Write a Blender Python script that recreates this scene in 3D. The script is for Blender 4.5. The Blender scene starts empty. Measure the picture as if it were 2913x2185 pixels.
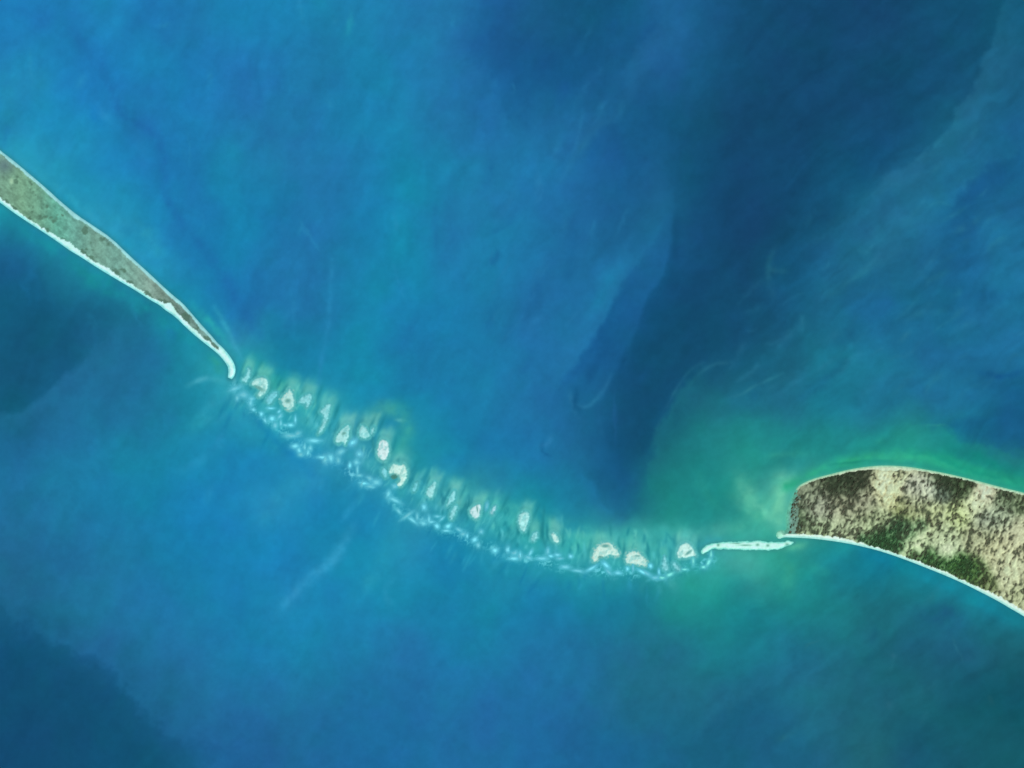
import bpy, math
import numpy as np

# ------------------------------------------------------------------ camera, light, exposure
S = 0.2                       # world units (1 unit = 100 m) per photo pixel
CX, CY = 1456.5, 1092.5
def wx(x): return (np.asarray(x, float) - CX) * S
def wy(y): return (CY - np.asarray(y, float)) * S

sc = bpy.context.scene
col = sc.collection
cam = bpy.data.cameras.new("camera"); camo = bpy.data.objects.new("camera", cam); col.objects.link(camo)
H = 2000.0
camo.location = (0, 0, H); camo.rotation_euler = (0, 0, 0)
cam.sensor_width = 36.0; cam.lens = 36.0 * H / (2913 * S)
cam.clip_start = 10; cam.clip_end = 30000
sc.camera = camo
sc.view_settings.view_transform = 'Standard'; sc.view_settings.look = 'None'
sc.view_settings.exposure = 0.0; sc.view_settings.gamma = 1.0; sc.view_settings.use_curve_mapping = False
sc.cycles.filter_width = 1.6

SUN_EL, SUN_AZ = math.radians(52), math.radians(125)      # azimuth clockwise from north (up)
world = bpy.data.worlds.new("World"); sc.world = world; world.use_nodes = True
nt = world.node_tree; bg = nt.nodes['Background']
sky = nt.nodes.new('ShaderNodeTexSky'); sky.sky_type = 'NISHITA'; sky.sun_disc = False
sky.sun_elevation = SUN_EL; sky.sun_rotation = SUN_AZ
nt.links.new(sky.outputs[0], bg.inputs[0]); bg.inputs[1].default_value = 0.07
sun = bpy.data.lights.new("sun", 'SUN'); sun.energy = 3.4; sun.angle = math.radians(0.5); sun.color = (1.0, 0.965, 0.91)
suno = bpy.data.objects.new("sun", sun); col.objects.link(suno)
suno.location = (0, 0, 900)
suno.rotation_euler = (math.radians(90) - SUN_EL, 0, math.radians(180) - SUN_AZ)

# response of a flat surface to that light: seen = A * albedo + B (linear, per channel)
A_RESP = np.array([0.976, 1.0206, 1.0666]); B_RESP = np.array([0.00154, 0.00185, 0.00235])
def s2l(c):
    c = np.asarray(c, float)
    return np.where(c <= 0.04045, c / 12.92, ((np.maximum(c, 0) + 0.055) / 1.055) ** 2.4)
def albedo(rgb255):
    lin = s2l(np.asarray(rgb255, float) / 255.0)
    return np.clip((lin - B_RESP) / A_RESP, 0.002, 0.9)
L_TINT = np.array([0.95, 1.0, 0.97])
def hx(h): return np.array([int(h[i:i + 2], 16) for i in (0, 2, 4)], float)

# ------------------------------------------------------------------ noise helpers (numpy)
rng = np.random.default_rng(7)
def vnoise(x, y, seed):
    r = np.random.default_rng(seed); N = 256
    g = r.random((N, N))
    xi = np.floor(x).astype(int); yi = np.floor(y).astype(int)
    fx = x - xi; fy = y - yi
    fx = fx * fx * fx * (fx * (fx * 6 - 15) + 10); fy = fy * fy * fy * (fy * (fy * 6 - 15) + 10)
    a = g[yi % N, xi % N]; b = g[yi % N, (xi + 1) % N]; c = g[(yi + 1) % N, xi % N]; d = g[(yi + 1) % N, (xi + 1) % N]
    return (a * (1 - fx) + b * fx) * (1 - fy) + (c * (1 - fx) + d * fx) * fy
def fbm(x, y, seed, oct=4, gain=0.5):
    s = 0; a = 1; t = 0
    for k in range(oct):
        ang = 0.6 * k; ca, sa = math.cos(ang), math.sin(ang)
        s = s + a * vnoise((x * ca - y * sa) * 2 ** k + 17 * k, (x * sa + y * ca) * 2 ** k + 31 * k, seed + k); t += a; a *= gain
    return s / t * 2 - 1          # about -1..1 (mostly within .6)
def sstep(e0, e1, v):
    t = np.clip((v - e0) / (e1 - e0), 0, 1); return t * t * (3 - 2 * t)
def poly_sdf(P, X, Y):
    """signed distance to a closed outline, positive inside (photo pixels)"""
    P = np.asarray(P, float); n = len(P)
    d = np.full(X.shape, 1e9); ins = np.zeros(X.shape, bool)
    for i in range(n):
        ax, ay = P[i]; bx, by = P[(i + 1) % n]
        ex, ey = bx - ax, by - ay; L = ex * ex + ey * ey + 1e-9
        t = np.clip(((X - ax) * ex + (Y - ay) * ey) / L, 0, 1)
        d = np.minimum(d, (X - ax - t * ex) ** 2 + (Y - ay - t * ey) ** 2)
        if abs(by - ay) > 1e-9:
            c = ((ay > Y) != (by > Y)) & (X < ex * (Y - ay) / (by - ay) + ax)
            ins ^= c
    d = np.sqrt(d); return np.where(ins, d, -d)
def line_dist(P, X, Y):
    """distance to an open line, and the fraction of the way along it"""
    P = np.asarray(P, float)
    seg = np.hypot(*(P[1:] - P[:-1]).T); cum = np.concatenate([[0], np.cumsum(seg)]); tot = cum[-1]
    d = np.full(X.shape, 1e9); f = np.zeros(X.shape)
    for i in range(len(P) - 1):
        ax, ay = P[i]; ex, ey = P[i + 1] - P[i]; L = ex * ex + ey * ey + 1e-9
        t = np.clip(((X - ax) * ex + (Y - ay) * ey) / L, 0, 1)
        dd = (X - ax - t * ex) ** 2 + (Y - ay - t * ey) ** 2
        m = dd < d; d = np.where(m, dd, d); f = np.where(m, (cum[i] + t * seg[i]) / tot, f)
    return np.sqrt(d), f
def smooth_poly(P, it=2, closed=True):
    P = np.asarray(P, float)
    for _ in range(it):
        if closed:
            Q = np.roll(P, -1, 0); P = np.stack([P * .75 + Q * .25, P * .25 + Q * .75], 1).reshape(-1, 2)
        else:
            A, B = P[:-1], P[1:]; M = np.stack([A * .75 + B * .25, A * .25 + B * .75], 1).reshape(-1, 2)
            P = np.concatenate([P[:1], M, P[-1:]])
    return P

# ------------------------------------------------------------------ materials
def mat_attr(name, rough=0.9, spec=0.2, ior=1.45, noise_scale=None, noise_amt=0.0, bump=None):
    m = bpy.data.materials.new(name); m.use_nodes = True; t = m.node_tree; b = t.nodes['Principled BSDF']
    a = t.nodes.new('ShaderNodeAttribute'); a.attribute_name = 'Col'
    b.inputs['Roughness'].default_value = rough; b.inputs['IOR'].default_value = ior
    b.inputs['Specular IOR Level'].default_value = spec
    tc = t.nodes.new('ShaderNodeTexCoord')
    out = a.outputs['Color']
    if noise_scale:
        n = t.nodes.new('ShaderNodeTexNoise'); n.inputs['Scale'].default_value = noise_scale; n.inputs['Detail'].default_value = 4
        t.links.new(tc.outputs['Object'], n.inputs['Vector'])
        mr = t.nodes.new('ShaderNodeMapRange'); mr.inputs['From Min'].default_value = 0.3; mr.inputs['From Max'].default_value = 0.7
        mr.inputs['To Min'].default_value = 1 - noise_amt; mr.inputs['To Max'].default_value = 1 + noise_amt
        t.links.new(n.outputs['Fac'], mr.inputs['Value'])
        mx = t.nodes.new('ShaderNodeVectorMath'); mx.operation = 'SCALE'
        t.links.new(out, mx.inputs[0]); t.links.new(mr.outputs[0], mx.inputs['Scale']); out = mx.outputs[0]
    t.links.new(out, b.inputs['Base Color'])
    if bump:
        n2 = t.nodes.new('ShaderNodeTexNoise'); n2.inputs['Scale'].default_value = bump[0]; n2.inputs['Detail'].default_value = 3
        t.links.new(tc.outputs['Object'], n2.inputs['Vector'])
        bp = t.nodes.new('ShaderNodeBump'); bp.inputs['Strength'].default_value = bump[1]; bp.inputs['Distance'].default_value = bump[2]
        t.links.new(n2.outputs['Fac'], bp.inputs['Height']); t.links.new(bp.outputs[0], b.inputs['Normal'])
    return m
M_WATER = mat_attr('sea_water', 0.18, 0.2, 1.33, 0.35, 0.018, (1.2, 0.15, 0.05))
M_LAND = mat_attr('dune_ground', 0.95, 0.1, 1.45, 0.9, 0.10, (2.5, 0.3, 0.15))
M_SAND = mat_attr('bleached_sand', 0.9, 0.15, 1.45, 0.8, 0.05)
M_SHOAL = mat_attr('awash_shoal', 0.6, 0.1, 1.33, 0.8, 0.05)
M_SCRUB = mat_attr('scrub_foliage', 0.95, 0.05, 1.45, 1.5, 0.12)

def set_mesh(name, V, F, colr, mat, parent=None, smooth=True):
    """V (n,3), F (m,3 or 4) -> linked object; colr (n,3) linear albedo"""
    me = bpy.data.meshes.new(name)
    V = np.asarray(V, np.float32); F = np.asarray(F, np.int32); k = F.shape[1]
    me.vertices.add(len(V)); me.vertices.foreach_set('co', V.ravel())
    me.loops.add(F.size); me.loops.foreach_set('vertex_index', F.ravel())
    me.polygons.add(len(F)); me.polygons.foreach_set('loop_start', np.arange(0, F.size, k, dtype=np.int32))
    me.polygons.foreach_set('use_smooth', np.full(len(F), smooth))
    me.update(calc_edges=True)
    at = me.color_attributes.new('Col', 'FLOAT_COLOR', 'POINT')
    c4 = np.ones((len(V), 4), np.float32); c4[:, :3] = colr
    at.data.foreach_set('color', c4.ravel())
    me.materials.append(mat)
    o = bpy.data.objects.new(name, me); col.objects.link(o)
    if parent is not None:
        o.parent = parent
    return o
def tag(o, label=None, cat=None, group=None, kind=None):
    if label: o['label'] = label
    if cat: o['category'] = cat
    if group: o['group'] = group
    if kind: o['kind'] = kind
    return o
def empty(name, px, py):
    o = bpy.data.objects.new(name, None); col.objects.link(o)
    o.location = (float(wx(px)), float(wy(py)), 0); o.empty_display_size = 2
    return o

# ------------------------------------------------------------------ outlines (photo pixels)
SPIT_N = [(-420, 90), (-200, 262), (-80, 362), (0, 430), (36, 457), (85, 498), (140, 545), (167, 571), (218, 613), (265, 644), (315, 678), (364, 725), (380, 740),
          (427, 782), (453, 807), (487, 838), (520, 865), (543, 892), (576, 930), (603, 959), (618, 978), (631, 988), (648, 1008), (662, 1028), (669, 1048), (667, 1066), (659, 1077)]
SPIT_S = [(650, 1073), (652, 1054), (649, 1040), (630, 1014), (605, 992), (565, 961), (532, 932), (498, 898), (471, 881), (453, 865), (431, 854), (387, 825), (342, 799), (280, 762),
          (230, 729), (200, 712), (180, 697), (138, 668), (82, 632), (33, 599), (0, 574), (-80, 522), (-200, 452), (-420, 330)]
ISL = [(2268, 1390), (2280, 1379), (2316, 1363), (2368, 1350), (2414, 1338), (2464, 1330), (2513, 1326), (2579, 1329), (2638, 1339), (2697, 1350), (2776, 1369),
       (2842, 1387), (2912, 1404), (3050, 1436), (3300, 1500), (3300, 1985), (3050, 1835), (2912, 1750), (2875, 1729), (2842, 1709), (2796, 1685), (2744, 1659), (2697, 1638),
       (2645, 1617), (2579, 1591), (2513, 1568), (2464, 1555), (2414, 1544), (2349, 1534), (2299, 1529), (2250, 1527), (2228, 1526), (2217, 1532), (2209, 1526),
       (2212, 1514), (2222, 1510), (2236, 1513), (2241, 1500), (2238, 1470), (2246, 1440), (2258, 1412)]
BAR = [(1997, 1577), (1994, 1563), (2012, 1551), (2044, 1544), (2094, 1543), (2139, 1541), (2157, 1539), (2173, 1543), (2218, 1543), (2239, 1539), (2259, 1540), (2257, 1546),
       (2241, 1551), (2223, 1561), (2184, 1565), (2116, 1563), (2060, 1561), (2026, 1561), (2005, 1573)]
T2 = lambda x, y: (600 + x / 3.77, 960 + y / 3.77)
T3 = lambda x, y: (1000 + x / 3.77, 1160 + y / 3.77)
T4 = lambda x, y: (1400 + x / 3.77, 1260 + y / 3.77)
T5 = lambda x, y: (1800 + x / 4.424, 1360 + y / 4.424)
# name, transform, outline, brightness 0..1 (1 = dry white sand, 0 = cyan awash), label
ISLETS = [
 (T2, [(385,330),(432,345),(415,420),(385,480),(338,465),(335,440),(375,410),(388,370)], .35, 'thin pale hook-shaped sandbank just east of the white tip of the long spit', []),
 (T2, [(438,495),(480,455),(545,432),(595,455),(608,510),(590,580),(545,625),(505,632),(495,600),(540,560),(500,525),(450,515)], .75, 'fan-shaped white sandbank with a dark notch, westernmost large one of the chain', [((520,545),(48,16),-25)]),
 (T2, [(840,550),(875,610),(893,690),(880,755),(835,770),(790,740),(758,690),(760,640),(805,610)], .75, 'tall kite-shaped whitish sandbank with a small grey pool, between two faint cyan banks', [((826,680),(26,20),0)]),
 (T2, [(590,655),(640,605),(705,585),(712,630),(680,660),(645,720),(605,705)], .12, 'faint blue-cyan submerged bank between the fan-shaped and the kite-shaped sandbanks', []),
 (T2, [(938,690),(985,640),(1050,605),(1078,625),(1070,690),(1035,750),(1015,745),(1020,700),(975,712)], .35, 'cyan-white hooked sandbank just east of the kite-shaped one', []),
 (T2, [(1165,810),(1200,765),(1260,722),(1285,745),(1262,800),(1258,880),(1215,970),(1155,1030),(1145,1015),(1195,930),(1212,850),(1195,820)], .4, 'long thin T-headed sandbank trailing a curved cyan tail southward', []),
 (T2, [(1335,1100),(1365,1030),(1420,980),(1470,940),(1485,1020),(1465,1100),(1440,1150),(1415,1110),(1370,1140)], .6, 'ragged triangular sandbank with a tiny dark pool, southwest of the yellow-green plume', [((1425,1030),(20,12),20)]),
 (T2, [(1595,985),(1625,942),(1655,960),(1680,1010),(1708,1062),(1660,1078),(1600,1070),(1588,1030)], .55, 'pale aqua sandbank with straight southern edge under the yellow-green plume', []),
 (T2, [(1718,975),(1748,955),(1756,1000),(1735,1045),(1715,1030)], .45, 'small upright sliver of sand beside the straight-edged aqua sandbank', []),
 (T3, [(285,440),(300,370),(345,340),(385,375),(398,450),(385,520),(350,565),(305,545),(275,500)], .9, 'smooth lilac-white oval sandbank under the green plume, tallest of the chain', []),
 (T3, [(400,700),(425,635),(475,605),(520,640),(555,600),(580,650),(592,720),(565,790),(520,832),(480,815),(520,770),(510,730),(465,705),(425,715)], .95, 'bright white horseshoe sandbank curled round a dark green lagoon', [((458,742),(40,30),10)]),
 (T3, [(335,645),(368,655),(385,720),(372,755),(340,735),(322,690)], .2, 'cyan crescent bank on the west side of the horseshoe sandbank', []),
 (T3, [(652,890),(672,820),(712,775),(708,850),(672,905)], .15, 'faint blue-cyan sliver just southeast of the horseshoe sandbank', []),
 (T3, [(798,925),(825,862),(885,800),(908,815),(890,905),(855,975),(820,950)], .5, 'pale aqua leaf-shaped sandbank, first in the row southeast of the horseshoe', []),
 (T3, [(1020,1045),(1040,985),(1090,890),(1115,920),(1105,1005),(1060,1015),(1040,1060)], .35, 'greenish forked sandbank, upper of two one above the other', []),
 (T3, [(1055,1190),(1058,1120),(1100,1055),(1138,1065),(1115,1130),(1085,1205)], .35, 'narrow aqua sandbank, lower of two one above the other', []),
 (T3, [(1265,1120),(1290,1070),(1345,1045),(1378,1040),(1385,1110),(1350,1195),(1305,1170)], .8, 'bright lilac-white sandbank with dark vein, beside a deep blue notch', [((1348,1085),(6,34),8)]),
 (T3, [(1485,1130),(1515,1065),(1555,1045),(1540,1110),(1510,1155)], .3, 'small aqua sliver bank directly east of the lilac-white veined one', []),
 (T4, [(285,830),(300,760),(350,740),(395,770),(385,850),(355,945),(315,930),(290,880)], .6, 'upright teardrop sandbank with one brilliant white spot', []),
 (T4, [(415,1040),(435,975),(475,955),(492,985),(470,1035),(435,1055)], .4, 'small pale green oval bank between the teardrop and the slanted sandbank', []),
 (T4, [(625,975),(665,958),(705,1010),(722,1050),(690,1075),(650,1035)], .85, 'slanted white sandbank with a dark channel on its west side', []),
 (T4, [(1082,1225),(1095,1160),(1145,1110),(1185,1078),(1270,1085),(1305,1130),(1358,1190),(1310,1215),(1250,1195),(1200,1225),(1150,1212),(1125,1262),(1095,1262)], 1.0, 'broad white and tan crown-shaped sandbank with dark notch, largest of the eastern three', [((1215,1105),(38,16),0), ((1160,1225),(22,12),0)]),
 (T4, [(1438,1255),(1445,1195),(1505,1165),(1560,1175),(1610,1215),(1660,1290),(1620,1322),(1560,1300),(1500,1290),(1450,1290)], .95, 'white and grey sandbank with ragged comb-like south side, middle of the eastern three', [((1560,1212),(26,6),0)]),
 (T5, [(568,930),(600,855),(665,820),(722,845),(760,910),(795,980),(720,985),(640,1000),(572,1000)], .9, 'neat triangular white sandbank with a dark slit, just west of the long bar', [((700,940),(40,14),38)]),
 (T5, [(365,1110),(385,1040),(400,975),(428,1060),(455,1150),(400,1160)], .3, 'upright cyan sliver west of the neat triangular sandbank', []),
 (T5, [(498,1085),(525,1050),(575,1110),(602,1158),(555,1168),(515,1120)], .3, 'slanting cyan sliver below the neat triangular sandbank', []),
]
def grown(tf, P, k=1.13):
    Q = np.array([tf(*p) for p in P]); c = Q.mean(0); return c + (Q - c) * k
SPECKS = [(T2, q) for q in [(255,550,45,16,20),(350,615,42,26,0),(280,650,14,22,0),(435,660,28,14,0),(425,700,14,36,-10),(455,775,16,14,0),(540,820,18,20,0),(655,870,28,26,30),
 (740,845,26,14,45),(730,795,18,10,30),(690,945,20,30,0),(855,940,28,16,0),(800,940,24,8,0),(750,920,10,26,0),(860,1055,60,14,0),(930,1030,30,14,30),(1110,1108,58,20,0),(900,1165,34,20,10),
 (1005,1175,11,30,0),(1065,1185,16,20,0),(945,1210,16,24,20),(960,1255,22,16,0),(1285,1290,28,34,0),(1395,1225,40,22,35),(1365,1320,16,26,0),(1225,1310,20,32,0),(1040,1235,10,26,-20),
 (1520,1125,34,18,45),(1490,1375,14,26,0),(1560,1340,26,22,0),(1570,1420,10,44,0),(1590,1480,26,10,0),(1700,1510,30,16,-30),(1620,1570,12,26,-20),(580,890,10,24,20),(1190,1285,40,12,0),
 (1590,1250,20,16,45),(905,880,8,34,0),(640,760,34,10,0)]] + [(T3, q) for q in [(20,370,18,30,-40),(85,495,22,20,0),(265,800,36,26,10),(130,810,34,12,0),(200,845,30,12,0),(395,925,17,32,-20),
 (460,990,60,15,-25),(505,1110,34,12,-45),(600,1155,60,13,35),(650,1205,50,13,-40),(705,1170,11,36,0),(775,1065,20,30,0),(770,1240,26,18,0),(830,1200,12,36,0),(855,1225,30,10,0),(915,1270,24,24,0),
 (920,1165,26,8,0),(970,1190,28,9,40),(1035,1270,30,20,40),(1015,1318,36,10,0),(1150,1310,30,11,-30),(1195,1355,20,16,0),(1240,1375,10,20,0),(1320,1415,32,20,45),(1360,1475,18,24,0),
 (1390,1330,16,18,0),(1540,1530,24,20,0),(1680,1520,12,26,0),(1740,1560,20,12,0),(1740,1610,44,12,0),(1805,1590,18,26,0),(1450,1055,14,38,-12),(462,842,24,22,0)]] + [(T4, q) for q in [
 (30,1150,26,18,0),(160,1145,12,26,0),(245,1180,22,14,45),(230,1240,44,13,0),(300,1210,12,28,0),(410,1180,12,36,-30),(390,1230,34,14,-30),(530,1240,50,13,0),(598,1160,14,28,0),(630,1215,24,12,0),
 (700,1200,26,11,0),(725,1240,28,10,0),(840,1215,18,16,0),(780,1330,50,16,0),(920,1372,60,11,-8),(1065,1345,60,12,30),(1220,1310,44,16,-50),(1250,1385,34,12,-40),(1350,1395,34,13,0),(1510,1335,9,38,0),
 (1450,1350,14,20,0),(1610,1385,50,13,-25),(1700,1320,20,22,0)]] + [(T5, q) for q in [(165,1195,60,15,-28),(280,1255,45,18,0),(330,1180,12,36,0),(370,1255,30,13,0),(465,1215,48,18,20),(650,1150,36,9,0),
 (890,1120,26,13,0),(955,1060,48,16,62),(760,1040,12,40,0),(985,960,12,38,0)]]

# ------------------------------------------------------------------ water colour (turbidity / depth field)
GRID = """
1f7ab3 2079b2 2084b8 1f78b0 2276ae 1e82b4 1e80b2 1e80aa 1f80ac 2277aa 2276a6 1d5f94 1c5c8a 175880 175882 1f6494 1c5c8a 175076 184a72 17486e 1a4870 184c70 154e6e 155a7a
2288b6 2080ba 1e76b2 1e82b6 1e7cb4 2274ae 2178ae 2079a8 1e7cac 1f7cac 2276a8 1f639a 185888 175a88 1c5c8c 1c5c8a 185880 184c76 174a70 194872 164a6e 154c6e 18587c 1b5c7e
2088b4 2085b8 2082b8 2076ae 1e7eb2 2278ae 2177a8 2177aa 1d7eac 1e80ac 2278a8 1f6ca0 206a9c 20689a 1b5c8a 175882 155272 18486e 18466e 164e72 164c70 145070 1e6686 1c5e88
2a98b8 2490b6 1e88b6 1e7cb2 1f76ae 1e82ae 2277a8 2276a8 1e7caa 1a85ac 1f7caa 2277a8 2076a8 206a9e 1c5c92 1b5c88 155076 17466e 164870 145272 125074 1c6886 206e98 1a6088
1e88a0 2090b0 2490b2 1e86b4 2074ae 1b80b0 1c78aa 2175a8 1c7cac 1a86ac 2176a6 2176a6 2070a2 20669a 1b5c88 1e648c 165076 17466c 164e70 18587c 20688a 206c8e 1c6492 1e6690
1c608c 1f7c98 2292b4 2490b8 1e78ae 1c7cae 2076a8 2174a6 1c80aa 1a84ac 2078aa 1f7eac 2074a6 206a9c 1e6a98 1e669a 164c74 16486a 155476 1b6084 1e6888 1c6486 1c6290 206e98
155a80 1a6086 1b6688 1c7e96 1c8cac 2074ac 2076a8 2076a6 1a82aa 1c7cac 1c7eae 2076a8 206c9e 1f70a0 1f70a2 155684 155074 154e6c 185c7c 1c6688 1c6490 1a6486 1b668c 1f6e98
165878 195c84 206c92 20709a 1c889c 30a0b0 1a84a2 1c82aa 1a88ac 1c76a4 1e78a8 1e78a8 2070a2 1f6c9c 165482 145072 155672 185e7a 1c647e 1d748e 1d7690 1f6e96 1e6a94 1e6c94
175a7a 206a94 20709a 1f749a 1c88a2 2aa0b4 2a9ab0 2898a8 1c8cac 1c86aa 1c7eaa 1f78a6 2070a0 1e6896 1a5c88 145472 1e6a7c 1f6f86 206e88 1c7890 20708e 20708e 1f7094 165c84
206c9a 2074a0 1e7ca4 1a80a0 1c8aac 1c88b2 1e84b2 2c98b6 2a92a8 2492a0 1c86a8 1c78a4 1e78a8 1f6c98 165884 1b6070 1f8284 249086 248e88 208684 228e82 2a9a86 18807a 206c80
20709a 2076a0 1d7aa6 1a7ea8 1b80b4 1c84b2 2490b8 1b84b0 1c84b0 2890b0 2892a0 2a94a0 1a8a9c 1c7e9c 1c6488 20827e 1e8884 2c9888 5cbca0 40b090 30a88a 2aa486 28a084 24a086
20688e 206c98 2076a0 1c7ca8 1a7eae 1b82b4 1a82b2 1c84b0 1c88b0 2490b4 1a80ac 2490ac 2496ac 2a98a4 38a2a2 38a0a0 2e9c98 48b0a0 2e9a90 1e8890 14809a 148498 168898 188898
1f6288 206c94 2078a0 1f74a2 1c7ca8 1b80ae 1e84b0 1c84b0 1c86b0 1a86a8 1b7ea8 1b82a6 1a82a8 1a84a0 1a829a 1e888c 228e90 1c868c 1c8486 1d7c84 1c6e7c 1b727e 1a7c8c 178090
15527a 195c7c 20648e 20709c 2076a2 1c7ca8 1c7eaa 1c80aa 2078a8 2176a4 1c7ca8 1c7ca4 1e76a0 1e7098 1f7090 1f6e86 1c7a88 1c788a 1f708c 1e6e82 1b6474 1c6078 1c6078 1a606e
164c72 155074 155878 1c6488 206e98 20709e 2076a2 20709e 206fa2 206ea0 2074a4 206c9e 206c9e 1f6f9a 206e8c 206a84 206c84 1c6682 1f6a84 20687e 1d6478 1b6070 165a6c 125466
15466c 164a6e 125272 155676 1e6490 206498 206494 20689a 1e699c 1e6c9e 206ea0 206c9e 206aa0 1f6496 1c6490 1c6488 1b6080 1a607e 1e6684 206480 1e606e 17566c 17586a 155866
"""
G = np.array([[hx(h) for h in row.split()] for row in GRID.strip().splitlines()])      # 16 x 24 x 3
def cubic(G, gx, gy):
    h, w, _ = G.shape
    ix = np.floor(gx).astype(int); iy = np.floor(gy).astype(int); fx = gx - ix; fy = gy - iy
    def wts(t): return [(1 - t) ** 3 / 6, (3 * t ** 3 - 6 * t ** 2 + 4) / 6, (-3 * t ** 3 + 3 * t ** 2 + 3 * t + 1) / 6, t ** 3 / 6]
    def wcr(t): return [-.5*t**3+t**2-.5*t, 1.5*t**3-2.5*t**2+1, -1.5*t**3+2*t**2+.5*t, .5*t**3-.5*t**2]
    ux, uy = wts(fx), wts(fy); cxx, cyy = wcr(fx), wcr(fy)
    out = 0
    for j in range(4):
        for i in range(4):
            w_ = 0.3 * ux[i] * uy[j] + 0.7 * cxx[i] * cyy[j]
            out = out + G[np.clip(iy + j - 1, 0, h - 1), np.clip(ix + i - 1, 0, w - 1)] * w_[..., None]
    return out

STEP = 2.6
M0x, M1x, M0y, M1y = -90, 3003, -90, 2275
xs = np.arange(M0x, M1x, STEP); ys = np.arange(M0y, M1y, STEP)
X, Y = np.meshgrid(xs, ys)
wa = fbm(X / 130, Y / 130, 11, 4) * 42; wb = fbm(X / 130, Y / 130, 51, 4) * 42
XW, YW = X + wa, Y + wb                                   # gently stirred coordinates
C = cubic(G, XW / 2912 * 24 - .5, YW / 2184 * 16 - .5)

def win(P, m):
    P = np.asarray(P, float)
    i0 = np.searchsorted(xs, P[:, 0].min() - m); i1 = np.searchsorted(xs, P[:, 0].max() + m)
    j0 = np.searchsorted(ys, P[:, 1].min() - m); j1 = np.searchsorted(ys, P[:, 1].max() + m)
    return slice(j0, j1), slice(i0, i1)
def mix(sl, a, c):
    C[sl] = C[sl] * (1 - a[..., None]) + np.asarray(c, float) * a[..., None]
def streak(P, w, c, op, rag=0.35, seed=0, taper=True, warp=6):
    """a soft filament of clearer or more turbid water"""
    P = smooth_poly(P, 2, False); m = w * 3 + 20; sl = win(P, m)
    x, y = X[sl], Y[sl]
    n = fbm(x / 22, y / 22, 400 + seed, 3)
    d, f = line_dist(P, x + n * warp, y - n * warp)
    a = np.exp(-(d / w) ** 2) * op * (1 + rag * fbm(x / 30, y / 30, 300 + seed, 3) * 2)
    if taper: a = a * np.sin(np.pi * np.clip(f * .92 + .04, 0, 1)) ** .6
    mix(sl, np.clip(a, 0, 1), hx(c) if isinstance(c, str) else c)
def patch(P, soft, c, op, seed=0, warp=10, inner=None):
    """a body of water with a front of the given softness"""
    P = smooth_poly(P, 2); m = soft * 2 + 30; sl = win(P, m); x, y = X[sl], Y[sl]
    n1 = fbm(x / 45, y / 45, 600 + seed, 4) * warp; n2 = fbm(x / 45, y / 45, 650 + seed, 4) * warp
    d = poly_sdf(P, x + n1, y + n2)
    a = sstep(-soft, inner if inner else soft, d) * op
    mix(sl, a, hx(c))

def front(P, left, right, w, op=.7, seed=0, edge=11, warp=5, wl=None):
    op *= .88; edge = edge * 1.5; warp *= 1.6
    """where two water bodies meet: tones on either side (walking along P), fading away from the line"""
    P = smooth_poly(P, 2, False); m = w * 3.2; sl = win(P, m); x, y = X[sl], Y[sl]
    n1 = fbm(x / 26, y / 26, 700 + seed, 3) * warp; n2 = fbm(x / 26, y / 26, 750 + seed, 3) * warp
    x = x + n1; y = y + n2
    seg = np.hypot(*(P[1:] - P[:-1]).T); cum = np.concatenate([[0], np.cumsum(seg)]); d = np.full(x.shape, 1e9); f = np.zeros(x.shape); sg = np.zeros(x.shape)
    for i in range(len(P) - 1):
        ax, ay = P[i]; ex, ey = P[i + 1] - P[i]; L = ex * ex + ey * ey + 1e-9
        t = np.clip(((x - ax) * ex + (y - ay) * ey) / L, 0, 1); dd = (x - ax - t * ex) ** 2 + (y - ay - t * ey) ** 2
        k = dd < d; d = np.where(k, dd, d); f = np.where(k, (cum[i] + t * seg[i]) / cum[-1], f); sg = np.where(k, (ex * (y - ay) - ey * (x - ax)), sg)
    d = np.sqrt(d); s_ = np.where(sg > 0, d, -d)            # positive = right of travel (image axes)
    tap = np.sin(np.pi * np.clip(f * .96 + .02, 0, 1)) ** .5
    # a wider decay on the left when asked
    wL = wl or w
    r = sstep(-edge, edge, s_); l = 1 - r
    mix(sl, r * np.exp(-(np.maximum(s_, 0) / w) ** 1.3) * tap * op, hx(right))
    mix(sl, l * np.exp(-(np.maximum(-s_, 0) / wL) ** 1.3) * tap * op, hx(left))

# fronts between water bodies
patch([(-200,770),(60,775),(130,850),(230,930),(262,985),(235,1022),(190,1062),(160,1098),(110,1143),(60,1168),(-200,1185)], 20, '165978', .6, 1, 6, 70)
patch([(2010,-200),(2870,-200),(2838,60),(2800,185),(2745,292),(2700,352),(2640,430),(2585,476),(2520,497),(2470,520),(2440,590),(2330,640),(2200,690),(2130,620),(2050,420),(2040,200)], 30, '154c70', .55, 2, 9, 130)
streak([(2900,60),(2850,180),(2800,270),(2750,340),(2700,400),(2640,460),(2575,500),(2520,520),(2500,560),(2440,620),(2380,690)], 42, '20668a', .75, .3, 3)
streak([(2505,505),(2560,520),(2620,530)], 26, '226c8c', .6, .3, 4)
streak([(2780,470),(2700,530),(2610,600),(2500,680),(2400,760),(2330,850)], 40, '22708f', .5, .6, 5)
streak([(2912,480),(2830,500),(2760,560),(2720,620)], 34, '1a5c8c', .6, .4, 6)
streak([(2912,840),(2820,850),(2730,830),(2700,790)], 26, '1a5e8a', .5, .4, 8)
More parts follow.
